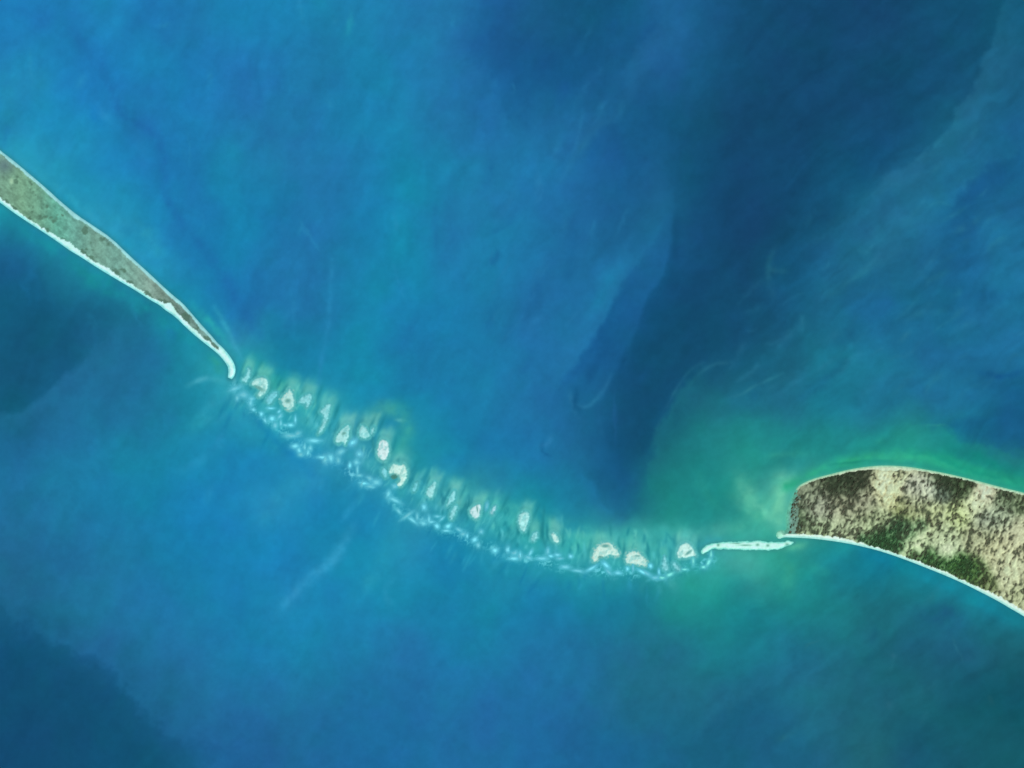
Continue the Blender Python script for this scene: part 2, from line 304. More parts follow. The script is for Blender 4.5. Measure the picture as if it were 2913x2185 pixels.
# plume in the middle with a crisp eastern front
patch([(1917,582),(1914,640),(1906,720),(1870,800),(1838,850),(1775,900),(1745,960),(1720,1020),(1680,1080),(1600,1085),(1640,1000),(1680,920),(1700,850),(1760,760),(1830,680),(1880,620)], 8, '1d6192', .6, 10, 7, 45)
patch([(1912,590),(1880,690),(1850,740),(1800,790),(1752,860),(1712,934),(1672,1000),(1612,1072),(1560,1100),(1575,1020),(1625,930),(1650,850),(1690,780),(1760,720),(1820,690),(1860,640)], 9, '2272a2', .8, 11, 6, 40)
streak([(1780,760),(1720,810),(1690,880),(1678,950)], 24, '1f7eaa', .75, .3, 12)
streak([(1630,640),(1620,760),(1600,830)], 18, '1a5f90', .4, .4, 13)
patch([(1880,760),(2130,700),(2120,900),(2050,1050),(1960,1060),(1900,1200),(1860,1290),(1800,1300),(1760,1260),(1740,1150),(1800,1000),(1850,900)], 70, '14506f', .62, 14, 14, 90)
streak([(1760,900),(1725,980),(1690,1050),(1660,1110)], 18, '165080', .5, .3, 15)
streak([(1920,600),(1925,720),(1900,830)], 14, '154a70', .5, .3, 16)
# thin wisps
streak([(1742,1062),(1718,1110),(1695,1140),(1660,1165),(1628,1140),(1618,1115)], 7, '2c78a4', .8, .4, 20, True, 3)
streak([(1622,1120),(1640,1185),(1662,1205)], 7, '2872a0', .7, .5, 21)
streak([(1720,1060),(1712,1120),(1700,1200),(1735,1300)], 10, '206594', .35, .5, 22)
streak([(1570,1240),(1560,1265),(1535,1270)], 8, '2c7cac', .8, .4, 23)
streak([(1545,1250),(1542,1290),(1560,1300)], 6, '155a88', .5, .4, 24)
streak([(1748,1110),(1750,1280)], 5, '23649a', .4, .4, 25)
streak([(1640,1100),(1635,1150),(1650,1170)], 10, '145480', .55, .4, 26)
streak([(1862,1240),(1885,1180),(1915,1120),(1938,1085),(1965,1050),(1998,1030)], 5, '2a7288', .6, .5, 27, True, 3)
streak([(1960,1100),(1990,1060),(2030,1035),(2080,1030)], 6, '276e84', .5, .5, 28, True, 3)
streak([(2070,1134),(2110,1122),(2150,1095),(2190,1080),(2230,1060)], 5, '2a768c', .55, .5, 29, True, 3)
streak([(2180,760),(2210,772),(2240,770)], 9, '24647e', .5, .5, 30)
streak([(2215,690),(2185,740),(2182,800),(2200,850)], 9, '22647e', .42, .5, 31)
streak([(2300,690),(2350,650),(2420,600)], 14, '1f6080', .4, .5, 32)
streak([(2340,850),(2430,790),(2520,730),(2600,690)], 16, '247390', .5, .5, 33)
streak([(2430,850),(2520,800),(2560,820)], 12, '236f8e', .35, .5, 34)
streak([(2490,900),(2550,850),(2480,880)], 14, '1d6090', .35, .5, 35)
streak([(2700,770),(2650,800),(2620,780)], 9, '236e88', .4, .5, 36)
streak([(2560,890),(2640,895),(2700,880)], 10, '22708e', .35, .5, 37)
streak([(2912,860),(2830,890),(2760,930),(2700,1000)], 22, '22769c', .4, .4, 38)
streak([(2912,1060),(2840,1075),(2780,1060)], 10, '15578a', .5, .4, 39)
streak([(2500,1110),(2600,1095),(2740,1120),(2912,1140)], 24, '20729a', .4, .4, 40)
streak([(2620,1208),(2700,1210)], 3.5, '2f8d8c', .7, .3, 41, True, 2)
patch([(2690,1210),(2760,1190),(2950,1150),(2950,1280),(2850,1265),(2740,1245)], 22, '175c84', .75, 42, 10)
streak([(1480,120),(1470,250),(1500,330)], 40, '18588a', .4, .5, 44)
streak([(1960,60),(1900,110),(1840,160),(1800,230),(1770,300)], 26, '216798', .7, .3, 45)
streak([(1700,330),(1670,390),(1640,450)], 18, '236c94', .55, .4, 46)
streak([(1990,200),(1960,300),(1940,340)], 22, '1c5e8c', .4, .4, 47)
streak([(2030,300),(2010,380),(1960,420),(1940,560)], 26, '155474', .45, .4, 48)
# west half: dark thread and pale wisps
streak([(190,0),(215,110),(262,160),(300,210),(330,290),(372,345),(430,365),(462,420),(462,500),(480,580),(530,650),(590,720),(650,800),(690,880),(735,960)], 17, '1f6ca8', .6, .4, 50)
streak([(560,20),(500,40),(440,60)], 20, '1f72ac', .5, .4, 51)
streak([(225,250),(232,225),(245,215)], 12, '288cc2', .5, .4, 52)
streak([(275,300),(290,330),(315,350)], 11, '2a8dc4', .55, .4, 53)
streak([(380,370),(400,420),(410,480)], 14, '247cb4', .5, .4, 54)
streak([(120,190),(100,240),(90,300)], 40, '248cae', .35, .4, 55)
streak([(30,240),(20,300),(30,370)], 34, '228da8', .5, .3, 56)
streak([(260,300),(285,370)], 20, '1a78b6', .5, .4, 57)
streak([(730,170),(735,260),(740,310)], 10, '1f6ea4', .55, .4, 58)
streak([(450,75),(480,70)], 9, '2a8ab4', .4, .4, 59)
streak([(945,740),(940,830),(936,900),(930,960),(915,1020),(905,1090)], 8, '2888b8', .5, .5, 60, False, 3)
streak([(850,560),(842,690),(838,780)], 60, '2271a8', .35, .4, 61)
streak([(1160,560),(1130,700),(1090,800),(1020,930),(1030,1080)], 42, '1b88ae', .4, .4, 62)
streak([(1000,20),(995,80),(985,100)], 9, '2490b0', .6, .4, 63)
streak([(952,55),(958,65)], 8, '2a8cb2', .5, .4, 64)
streak([(1240,580),(1235,660),(1245,720)], 9, '1e6ca0', .4, .5, 65)
streak([(1290,660),(1300,720)], 10, '1e6da0', .4, .5, 66)
streak([(1100,980),(1140,1010),(1180,900)], 14, '1e6ea2', .35, .5, 67)
# glow of suspended sediment round the long spit
streak([(20,430),(70,470),(150,520),(230,590),(330,670),(430,760)], 20, '2d9cba', .55, .6, 70)
streak([(280,600),(340,620),(400,650),(440,690),(460,740)], 26, '2a98b6', .55, .5, 71)
streak([(545,860),(600,930),(640,960),(668,1010),(690,1050)], 12, '2aa2ac', .6, .4, 72)
streak([(610,870),(650,940),(680,1010),(700,1040)], 8, '38a6c0', .6, .3, 73, True, 3)
streak([(0,610),(70,660),(150,700),(220,740),(300,790),(360,850),(480,920),(580,1000),(640,1060)], 20, '1c8c9c', .6, .6, 74)
streak([(200,740),(260,800),(330,830)], 26, '1a8c90', .45, .5, 75)
streak([(600,1010),(620,1040),(640,1060)], 12, '30a094', .5, .4, 76)
streak([(650,1090),(600,1075),(560,1082),(530,1100)], 8, '48b0c0', .55, .4, 77, True, 3)
streak([(650,1100),(620,1130),(590,1180),(540,1230)], 22, '30a0b4', .5, .4, 78)
streak([(700,1000),(735,1050),(790,1080),(850,1100)], 22, '24a0a0', .5, .4, 79)
# shoal belt: shallow milky water over the bars
BELT = [(665,1085),(740,1130),(830,1170),(920,1230),(1010,1290),(1100,1360),(1200,1420),(1300,1460),(1400,1510),(1500,1545),(1600,1570),(1720,1580),(1850,1590),(1960,1580)]
streak([(700,1110),(820,1150),(940,1210),(1040,1290),(1130,1370),(1240,1420),(1360,1470),(1480,1520),(1600,1560),(1740,1570),(1880,1570),(2010,1560)], 46, '38a6b2', .72, .5, 80, False, 14)
streak([(1280,1400),(1400,1450),(1520,1500),(1640,1540),(1800,1540),(1960,1530)], 40, '44b0ae', .65, .5, 81, False, 12)
streak([(700,1070),(760,1090),(830,1110),(900,1110)], 20, '34a098', .4, .5, 82)
# green ring plume
streak([(1010,1240),(1030,1200),(1060,1172),(1100,1160),(1140,1172),(1162,1210),(1150,1260),(1125,1300),(1110,1330)], 24, '37a0a0', .75, .3, 83, True, 5)
streak([(1030,1225),(1055,1198),(1085,1175)], 13, '52ae98', .6, .3, 84)
streak([(1040,1215),(1052,1205)], 9, '6cb892', .5, .2, 85)
streak([(1120,1200),(1100,1220),(1090,1250)], 12, '2288ac', .6, .3, 86)
streak([(1122,1194),(1148,1196)], 5, '5cbcb8', .6, .3, 87)
# dark channels between the bars and pale feathered sheaves (tidal grain, NNE)
rr = np.random.default_rng(5)
def belt_pt(t, off):
    P = np.array(BELT, float); k = t * (len(P) - 1); i = min(int(k), len(P) - 2); p = P[i] + (P[i + 1] - P[i]) * (k - i)
    d = P[i + 1] - P[i]; n = np.array([d[1], -d[0]]) / np.hypot(*d)       # points up (north-east)
    return p + n * off
for k in range(190):
    t = rr.random(); off = rr.uniform(-28, 62); p = belt_pt(t, off)
    lean = 0.35 * (1 - t) + rr.normal(0, .22) - 0.25 * max(0, t - .7) * 2; L = rr.uniform(12, 42)
    q = p + np.array([math.sin(lean), -math.cos(lean)]) * L
    mid = (p + q) / 2 + rr.normal(0, 3, 2)
    light = rr.random() < .58
    cc = ('5cc4d0' if off < 5 else '60c4bc') if light else '1c8090'
    streak([tuple(p), tuple(mid), tuple(q)], rr.uniform(2.6, 6), cc, rr.uniform(.35, .75), .2, 900 + k, True, 2)
for k in range(70):                        # feathers drifting off the southern side
    t = rr.random() * .97; p = belt_pt(t, rr.uniform(-95, -35)); lean = .5 + rr.normal(0, .2)
    if t > .75: lean -= .4
    q = p + np.array([-math.sin(lean), math.cos(lean)]) * rr.uniform(20, 70)
    light = rr.random() < .6
    streak([tuple(p), tuple(q)], rr.uniform(3, 8), '2f9cbc' if light else '177ca6', rr.uniform(.2, .5), .3, 1200 + k, True, 3)
# explicit big dark channels
for P in [[(1548,1440),(1542,1520),(1555,1560)], [(1575,1470),(1568,1510),(1552,1545)], [(1472,1470),(1475,1530)], [(1703,1500),(1695,1550),(1690,1580)], [(1735,1490),(1740,1540)],
          [(1776,1530),(1776,1590)], [(1905,1560),(1900,1590)], [(1921,1515),(1924,1560)], [(1335,1400),(1330,1460)], [(1060,1240),(1062,1290)], [(760,1060),(770,1110),(745,1140)],
          [(1155,1330),(1165,1380)], [(1255,1400),(1262,1440)], [(975,1250),(985,1290)]]:
    streak(P, 5, '1a7a88', .65, .2, int(P[0][0]), True, 2)
# surf edge line at the south side of the belt
for k in range(len(BELT) - 1):
    pass
# plumes fanning down on the south side
streak([(1000,1500),(975,1545),(965,1575),(930,1610),(880,1650),(840,1690),(790,1745)], 17, '349ecb', .75, .5, 90)
streak([(975,1480),(990,1455),(1010,1430)], 9, '329ccb', .6, .5, 91)
streak([(930,1330),(860,1360),(800,1410),(760,1460),(720,1500)], 26, '2a96b8', .45, .4, 92)
streak([(1150,1500),(1110,1560),(1060,1640),(1010,1720)], 24, '2795b4', .45, .5, 93)
streak([(1120,1640),(1095,1680),(1110,1730)], 11, '2a92b8', .4, .5, 94)
streak([(640,1240),(600,1290),(540,1330),(500,1340)], 14, '2892bc', .4, .5, 95)
streak([(630,1220),(625,1280)], 10, '2c94be', .4, .5, 96)
streak([(600,1380),(580,1440)], 12, '2890bc', .3, .5, 97)
streak([(700,1170),(790,1250),(860,1330),(930,1370)], 16, '187cb0', .4, .4, 98)
# east: sediment glow round the dark island
patch([(1900,1230),(2050,1180),(2200,1180),(2400,1190),(2560,1180),(2700,1215),(2820,1260),(2950,1300),(2950,1420),(2200,1600),(2050,1560),(1950,1500),(1850,1480),(1810,1400),(1855,1280)], 40, '20898a', .45, 100, 24, 60)
streak([(2190,1500),(2150,1450),(2120,1400),(2100,1350)], 34, '52b49e', .75, .4, 101)
streak([(2220,1480),(2215,1420),(2230,1370)], 30, '66c4a6', .85, .25, 102, False)
streak([(2200,1480),(2175,1455),(2150,1430)], 12, '6cc8ae', .5, .4, 103)
streak([(1940,1540),(2020,1510),(2110,1500),(2190,1500)], 22, '48b0a0', .5, .4, 104)
streak([(2240,1385),(2330,1335),(2440,1305),(2560,1295),(2680,1315),(2790,1345),(2912,1375)], 17, '30aa86', .75, .3, 105, False)
streak([(2600,1290),(2700,1312),(2800,1348),(2912,1385)], 20, '24a888', .6, .3, 106)
streak([(2360,1322),(2450,1312),(2540,1310)], 4, '1c8276', .6, .3, 107, True, 2)
streak([(2490,1260),(2510,1250)], 8, '30948a', .4, .3, 108)
streak([(2180,1300),(2250,1290),(2310,1290)], 10, '34a090', .4, .4, 109)
streak([(2700,1270),(2800,1310),(2912,1350)], 18, '108878', .5, .3, 110)
streak([(2230,1590),(2245,1630),(2240,1680)], 24, '36a392', .5, .5, 111)
streak([(2215,1560),(2250,1555),(2300,1548)], 15, '52ba9c', .65, .3, 112, True)
streak([(2300,1600),(2360,1640)], 20, '2a9890', .35, .4, 113)
streak([(1890,1645),(1915,1660),(1925,1680)], 10, '3ca4a4', .5, .5, 114)
streak([(1870,1660),(1880,1690)], 7, '349ca4', .5, .5, 115)
streak([(1835,1650),(1820,1690)], 8, '2c949c', .45, .5, 116)
streak([(1960,1640),(1985,1680)], 20, '28988e', .4, .4, 117)
streak([(2560,1610),(2660,1650),(2760,1700),(2912,1780)], 18, '14889a', .55, .3, 118)
streak([(2440,1570),(2560,1610)], 18, '127f9c', .45, .3, 119)
# dark south-west corner with billowing front, dark south-east patches
patch([(-300,1690),(15,1700),(35,1750),(70,1790),(130,1820),(190,1820),(235,1850),(270,1860),(330,1920),(370,1980),(400,2030),(440,2080),(500,2120),(640,2150),(640,2500),(-300,2500)], 12, '145074', .6, 130, 26, 120)
streak([(120,1800),(150,1830),(250,1810)], 16, '1f6690', .4, .5, 131)
streak([(275,1860),(340,1920),(380,1990),(430,2060)], 14, '206a94', .45, .5, 132)
patch([(2184,1960),(2110,1995),(2060,2040),(2010,2070),(1980,2120),(2020,2300),(2400,2300),(2300,2050)], 10, '1a5e7e', .5, 133, 14, 60)
streak([(2600,1760),(2700,1740),(2750,1800)], 34, '1c5c7e', .45, .5, 134)
streak([(2530,1865),(2545,1870)], 10, '2c6c80', .45, .4, 135)
streak([(2520,2000),(2540,2010)], 10, '2a687c', .45, .4, 136)
streak([(2745,1870),(2760,1880)], 9, '24627e', .45, .4, 137)
streak([(2640,2020),(2620,2060)], 9, '24667a', .35, .4, 138)
streak([(2812,1980),(2825,2010)], 7, '226070', .45, .4, 139)
streak([(2880,2010),(2900,2060)], 26, '10505e', .45, .4, 140)

rf = np.random.default_rng(77)
for k in list(range(110)) + list(range(200, 330)):       #fine threads of turbid and clear water following the drift
    if k < 60 or 200 <= k < 270: x0, y0 = rf.uniform(2050, 2900), rf.uniform(380, 1150); an = math.radians(rf.normal(38, 12)); base = ('2a7896', '185c80')
    elif k < 80 or 270 <= k < 310: x0, y0 = rf.uniform(1350, 1850), rf.uniform(100, 1100); an = math.radians(rf.normal(68, 10)); base = ('2878a8', '195890')
    elif k < 95: x0, y0 = rf.uniform(2100, 2900), rf.uniform(1700, 2150); an = math.radians(rf.normal(60, 30)); base = ('2a7484', '165872')
    else: x0, y0 = rf.uniform(0, 1300), rf.uniform(0, 1000); an = math.radians(rf.normal(100, 14)); base = ('2a8cb8', '1e72aa')
    L = rf.uniform(30, 120); bend = rf.normal(0, 8)
    if base[0] == '2a7896' and x0 < 2180 + (760 - y0) * 1.0: continue
    P = [(x0, y0), (x0 + L / 2 * math.cos(an) + bend, y0 - L / 2 * math.sin(an) + bend), (x0 + L * math.cos(an), y0 - L * math.sin(an))]
    dk_ = int(rf.random() < .4)
    streak(P, rf.uniform(9, 18) if dk_ else rf.uniform(3.5, 11), base[dk_], rf.uniform(.1, .25) if dk_ else rf.uniform(.12, .36), .6, 2000 + k, True, 8)

# lacework of ripples and foam along the seaward edge, fans of suspended sand behind each bank
EDGE = [(668,1100),(690,1125),(720,1165),(750,1182),(780,1205),(815,1238),(850,1268),(890,1290),(940,1308),(985,1328),(1010,1358),(1050,1378),(1098,1390),(1125,1428),(1150,1462),(1200,1484),(1240,1500),
        (1300,1515),(1350,1540),(1410,1568),(1470,1590),(1540,1592),(1600,1612),(1660,1624),(1700,1615),(1730,1628),(1770,1628),(1830,1640),(1880,1645),(1930,1625),(2000,1608),(2020,1590)]
for tf, P_, br_, lab_, pools_ in ISLETS:
    Q = np.array([tf(*p) for p in P_]); c0 = Q.mean(0); top = Q[Q[:, 1].argmin()]; hw = (Q[:, 0].max() - Q[:, 0].min()) / 2
    for q in range(5):
        st = np.array([c0[0] + rf.uniform(-1, 1) * hw, top[1] + rf.uniform(0, 14)]); ln = rf.uniform(22, 52); le = (.38 if c0[0] < 1500 else -.02) + rf.normal(0, .16)
        streak([tuple(st), (st[0] + math.sin(le) * ln * .5, st[1] - ln * .5), (st[0] + math.sin(le + .15) * ln, st[1] - ln)], rf.uniform(4, 9), ['4eb8b0', '48b0b8', '5cbcae'][q % 3], rf.uniform(.3, .6), .3, 3000 + q + int(c0[0]), True, 3)
    le = .32 if c0[0] < 1500 else -.02
    if br_ > .3:
        for off in (-.4, 0, .4):
            st = np.array([c0[0] + off * hw * 1.4, c0[1]]); ln = (c0[1] - top[1]) + rf.uniform(20, 40)
            streak([tuple(st), (st[0] + math.sin(le) * ln * .5, st[1] - ln * .5), (st[0] + math.sin(le) * ln + off * 8, st[1] - ln)], hw * .5 + 3, '66c0b8', .5, .3, 3200 + int(c0[0]), True, 3)
    for sgn in (-1, 1):
        st = np.array([c0[0] + sgn * (hw + 8), c0[1] + 8]); le = (.4 if c0[0] < 1500 else .02) + rf.normal(0, .08)
        streak([tuple(st), (st[0] + math.sin(le) * 26, st[1] - 26), (st[0] + math.sin(le) * 52, st[1] - 52)], rf.uniform(3.5, 6), '1b7c8a', rf.uniform(.35, .6), .3, 3100 + int(c0[0]), True, 3)
Ee = smooth_poly(EDGE, 1, False); sl = win(Ee, 80); x, y = X[sl], Y[sl]; de, fe = line_dist(Ee, x, y)
wx_ = x + 7 * fbm(x / 16, y / 16, 4001, 3); wy_ = y + 7 * fbm(x / 16, y / 16, 4011, 3)
rid = 1 - np.abs(2 * vnoise(wx_ / 13, wy_ / 10, 4021) - 1); rid2 = 1 - np.abs(2 * vnoise(wx_ / 8 + 50, wy_ / 9, 4022) - 1)
patchy = sstep(.3, .65, vnoise(x / 30, y / 30, 4030))
band = np.exp(-(de / 15) ** 2)
mix(sl, np.clip(sstep(.78, .98, rid) * band * (.35 + .65 * patchy) * .9, 0, 1), hx('6ad2e4'))
mix(sl, np.clip(sstep(.8, .98, rid2) * band * patchy * .7, 0, 1), hx('74dcea'))
mix(sl, np.clip(sstep(.45, .1, rid) * band * .35, 0, 1), hx('1a7c96'))
BP = smooth_poly([(700,1112),(820,1150),(940,1210),(1040,1290),(1130,1375),(1240,1425),(1360,1475),(1480,1525),(1600,1565),(1740,1580),(1880,1580),(1990,1580)], 2, False)
sl = win(BP, 110); x, y = X[sl], Y[sl]; de, fe = line_dist(BP, x, y)
lean_ = np.where(x < 1500, .42, .05); uu = x + (y - 1400) * lean_; q_ = 6 * fbm(x / 20, y / 20, 4101, 2)
comb = vnoise((uu + q_) / 7.5, y / 34, 4110) * .6 + vnoise((uu + q_) / 4.2, y / 20, 4111) * .4
bb = np.exp(-(de / 42) ** 2)
mix(sl, np.clip(sstep(.52, .85, comb) * bb * .6 * sstep(.2, .7, vnoise(x / 34, y / 34, 4120)), 0, 1), hx('5ac4c4')); mix(sl, np.clip(sstep(.40, .16, comb) * bb * .42 * sstep(.25, .7, vnoise(x / 30 + 9, y / 30, 4121)), 0, 1), hx('1f8794'))

# halos of shallow water around each bank
for tf, P, br, lab, pools in ISLETS:
    Q = smooth_poly(grown(tf, P), 2); sl = win(Q, 40); d = poly_sdf(Q, X[sl], Y[sl])
    mix(sl, np.exp(-(np.maximum(-d, 0) / 6.0) ** 2) * (.45 + .4 * br), hx('58b4b8') if br > .5 else hx('4ab2c0'))
    if br > .5:       # scour shadow of deeper water just outside
        mix(sl, np.exp(-((-d - 11) / 4.5) ** 2) * .12, hx('257f88'))
for tf, (x, y, rx, ry, rot) in SPECKS:
    k = 4.424 if tf is T5 else 3.77
    p = tf(x, y); sl = win([p], max(rx, ry) / k * 3 + 6); ca, sa = math.cos(math.radians(rot)), math.sin(math.radians(rot))
    dx, dy = X[sl] - p[0], -(Y[sl] - p[1]); u = (dx * ca + dy * sa) / (rx / k * 1.5 + 2.5); v = (-dx * sa + dy * ca) / (ry / k * 1.5 + 2.5)
    mix(sl, np.exp(-(u * u + v * v)) * .8, hx('50b8cc'))
for Pn, w in [(SPIT_N, 9), (SPIT_S, 8)]:
    P = smooth_poly(Pn, 1, False); sl = win(P, 40); d, f = line_dist(P, X[sl], Y[sl])
    mix(sl, np.exp(-(d / w) ** 2) * .55, hx('2c7c84'))
BARs = smooth_poly(BAR, 2); sl = win(BARs, 40); d = poly_sdf(BARs, X[sl], Y[sl]); mix(sl, np.exp(-(np.maximum(-d, 0) / 7) ** 2) * .55, hx('3c8c88'))  # dark teal halo round the bar, painting the shadow line along its top side
ISLs = smooth_poly(ISL, 2); sl = win(ISLs, 60); d = poly_sdf(ISLs, X[sl], Y[sl])
north = sstep(1560, 1500, Y[sl])
mix(sl, np.exp(-(np.maximum(-d, 0) / 6) ** 2) * .45 * north, hx('6cc09c')); mix(sl, np.exp(-(np.maximum(-d, 0) / 6) ** 2) * .45 * (1 - north), hx('1c6c7c'))

front([(2875,-60),(2838,60),(2800,185),(2745,292),(2700,352),(2640,430),(2585,476),(2530,495),(2500,508),(2482,550)], '226a86', '13506c', 60, .68, 1, 8, 10)
mix(win([(1400,-90),(2950,1700)],0), (np.exp(-(line_dist([(2480,-100),(2200,350),(2080,700),(1930,980),(1830,1200)], *[q[win([(1400,-90),(2950,1700)],0)] for q in (X, Y)])[0] / 170) ** 2) * .22), hx('123f62'))
front([(2482,550),(2440,600),(2360,660),(2300,690)], '1d6484', '13506c', 40, .5, 2, 9, 14)
front([(1918,582),(1916,640),(1904,730),(1880,790),(1842,850),(1820,920),(1785,1000),(1740,1080)], '14507a', '1d6296', 48, .7, 3, 6, 5)
front([(1800,770),(1788,786),(1746,859),(1706,934),(1667,1000),(1615,1065),(1590,1100)], '15548a', '2375a8', 46, .7, 4, 8, 6)
front([(275,985),(235,1030),(190,1065),(150,1100),(100,1145),(50,1172),(-60,1185)], '26729c', '155a7c', 52, .68, 5, 9, 8)
front([(1990,1050),(1935,1110),(1895,1180),(1862,1240),(1852,1300),(1848,1360)], '217a88', '13527a', 40, .6, 6, 11, 10)
front([(1650,1330),(1690,1375),(1712,1430),(1760,1465)], '1a6286', '2074a4', 30, .55, 7, 7, 8)
front([(2215,1950),(2160,1975),(2120,1995),(2075,2020),(2030,2050),(1985,2100)], '185c7a', '237089', 42, .5, 8, 16, 16)
front([(-40,1660),(5,1700),(32,1745),(40,1775),(72,1768),(80,1800),(120,1800),(135,1832),(190,1825),(215,1862),(268,1852),(285,1885),(342,1905),(352,1950),(402,1985),(412,2040),(445,2060),(480,2092),(540,2115),(660,2140)], '22699a', '14507a', 46, .6, 9, 14, 18)
front([(2620,1206),(2700,1212),(2740,1250),(2830,1275),(2940,1300)], '16608a', '1e8484', 40, .55, 10, 12, 12)
front([(2580,1288),(2650,1298),(2700,1326),(2780,1350),(2860,1366),(2950,1385)], '118478', '2cac8a', 20, .6, 11, 6, 5)
front([(1880,60),(1850,90),(1835,120),(1800,140),(1790,170),(1770,200)], '226896', '175684', 36, .55, 12, 8, 9)
front([(1790,300),(1770,330),(1720,370),(1680,400),(1655,440)], '19588a', '236a96', 34, .5, 13, 8, 9)
front([(2912,420),(2860,450),(2800,480),(2760,530),(2700,600)], '185a8a', '22719a', 36, .55, 14, 9, 12)
front([(1345,60),(1330,150),(1390,210),(1420,280),(1430,340),(1500,380)], '1b5f96', '2475a8', 46, .45, 15, 18, 20)
front([(2060,1440),(2020,1400),(1990,1340)], '2c9a88', '1e8684', 30, .4, 16, 10, 10)

# large, medium, fine current texture
ang = math.radians(62) ; U = X * math.cos(ang) - Y * math.sin(ang); V = X * math.sin(ang) + Y * math.cos(ang)
east = sstep(1700, 2300, X)
ang2 = math.radians(35); U2 = X * math.cos(ang2) - Y * math.sin(ang2); V2 = X * math.sin(ang2) + Y * math.cos(ang2)
t1 = fbm((U + wa) / 150, (V + wb) / 45, 71, 4); t2 = fbm((U2 + wa) / 120, (V2 + wb) / 36, 81, 4)
tex = t1 * (1 - east) + t2 * east
calm = .45 + .2 * sstep(1250, 900, Y) + .5 * east
lum = 1 + .075 * tex * calm + .035 * fbm(X / 30, Y / 30, 91, 3) + .012 * fbm(X / 9, Y / 9, 95, 2)
hue = .7 * fbm(XW / 170, YW / 170, 99, 3) + .5 * fbm(X / 60, Y / 60, 97, 2)
C = C * lum[..., None]
C[..., 1] *= 1 + .03 * hue; C[..., 2] *= 1 - .02 * hue; C[..., 0] *= 1 - .08 * hue
C = np.clip(C, 6, 250)
WCOL = C

# the sheet runs on far past the frame with the colour its edge has
ext = np.array([40, 100, 220, 450, 900, 1800, 4000, 9000, 20000, 45000.])
XX = np.concatenate([xs[0] - ext[::-1], xs, xs[-1] + ext]); YY = np.concatenate([ys[0] - ext[::-1], ys, ys[-1] + ext])
ne = len(ext); Cp = np.pad(C, ((ne, ne), (ne, ne), (0, 0)), mode='edge')
mean = np.array([0x1e, 0x70, 0xa0], float)
fx_ = np.clip(np.maximum(np.maximum(-XX, XX - 2913), 0) / 4000, 0, 1); fy_ = np.clip(np.maximum(np.maximum(-YY, YY - 2185), 0) / 4000, 0, 1)
fo = np.maximum(fx_[None, :], fy_[:, None])[..., None]; Cp = Cp * (1 - fo) + mean * fo
gx, gy = np.meshgrid(XX, YY); h_, w_ = gx.shape
V3 = np.stack([wx(gx), wy(gy), np.zeros_like(gx)], -1).reshape(-1, 3)
idx = np.arange(h_ * w_).reshape(h_, w_)
F4 = np.stack([idx[1:, :-1], idx[1:, 1:], idx[:-1, 1:], idx[:-1, :-1]], -1).reshape(-1, 4)
tag(set_mesh('sea', V3, F4, albedo(Cp.reshape(-1, 3)), M_WATER), kind='structure')
bz = -6.0; b = 9500.0
tag(set_mesh('seabed', [(-b, -b, bz), (b, -b, bz), (b, b, bz), (-b, b, bz)], [(0, 1, 2, 3)], np.tile(albedo([120, 130, 110]), (4, 1)), M_SAND), kind='structure')

# ------------------------------------------------------------------ land patches from outlines
def land(name, P, step, zfun, cfun, classes, parent=None, origin=None, margin=5, mats=None, labels=None, kinds=None, wob=0):
    P = np.asarray(P, float)
    x = np.arange(P[:, 0].min() - margin - step, P[:, 0].max() + margin + step, step); y = np.arange(P[:, 1].min() - margin - step, P[:, 1].max() + margin + step, step)
    x = x[(x > -460) & (x < 3320)]
    gx, gy = np.meshgrid(x, y)
    d = poly_sdf(P, gx, gy)
    if wob: d = d + wob * fbm(gx / 9, gy / 9, 1500 + int(P[0, 0]), 3)
    z = zfun(d, gx, gy); c = cfun(d, gx, gy); cl = classes(d, gx, gy)
    h, w = gx.shape; idx = np.arange(h * w).reshape(h, w)
    F = np.stack([idx[1:, :-1], idx[1:, 1:], idx[:-1, 1:], idx[:-1, :-1]], -1).reshape(-1, 4)
    keep = (d.ravel()[F] > -margin).all(1); F = F[keep]
    fc = cl.ravel()[F[:, 0]]
    ox, oy = origin
    Vv = np.stack([wx(gx) - float(wx(ox)), wy(gy) - float(wy(oy)), z], -1).reshape(-1, 3); cc = albedo(c.reshape(-1, 3)) * L_TINT
    out = {}
    for k, nm in enumerate(name):
        f = F[fc == k]
        if len(f) == 0: continue
        u, inv = np.unique(f, return_inverse=True)
        o = set_mesh(nm, Vv[u], inv.reshape(f.shape), cc[u], mats[k] if mats else M_SAND, parent)
        if parent is None: o.location = (float(wx(ox)), float(wy(oy)), 0)
        if labels and labels[k]: o['label'] = labels[k]
        if kinds and kinds[k]: o['kind'] = kinds[k]
        out[nm] = o
    return out
def lerp(a, b, t): return np.asarray(a) * (1 - t[..., None]) + np.asarray(b) * t[..., None]

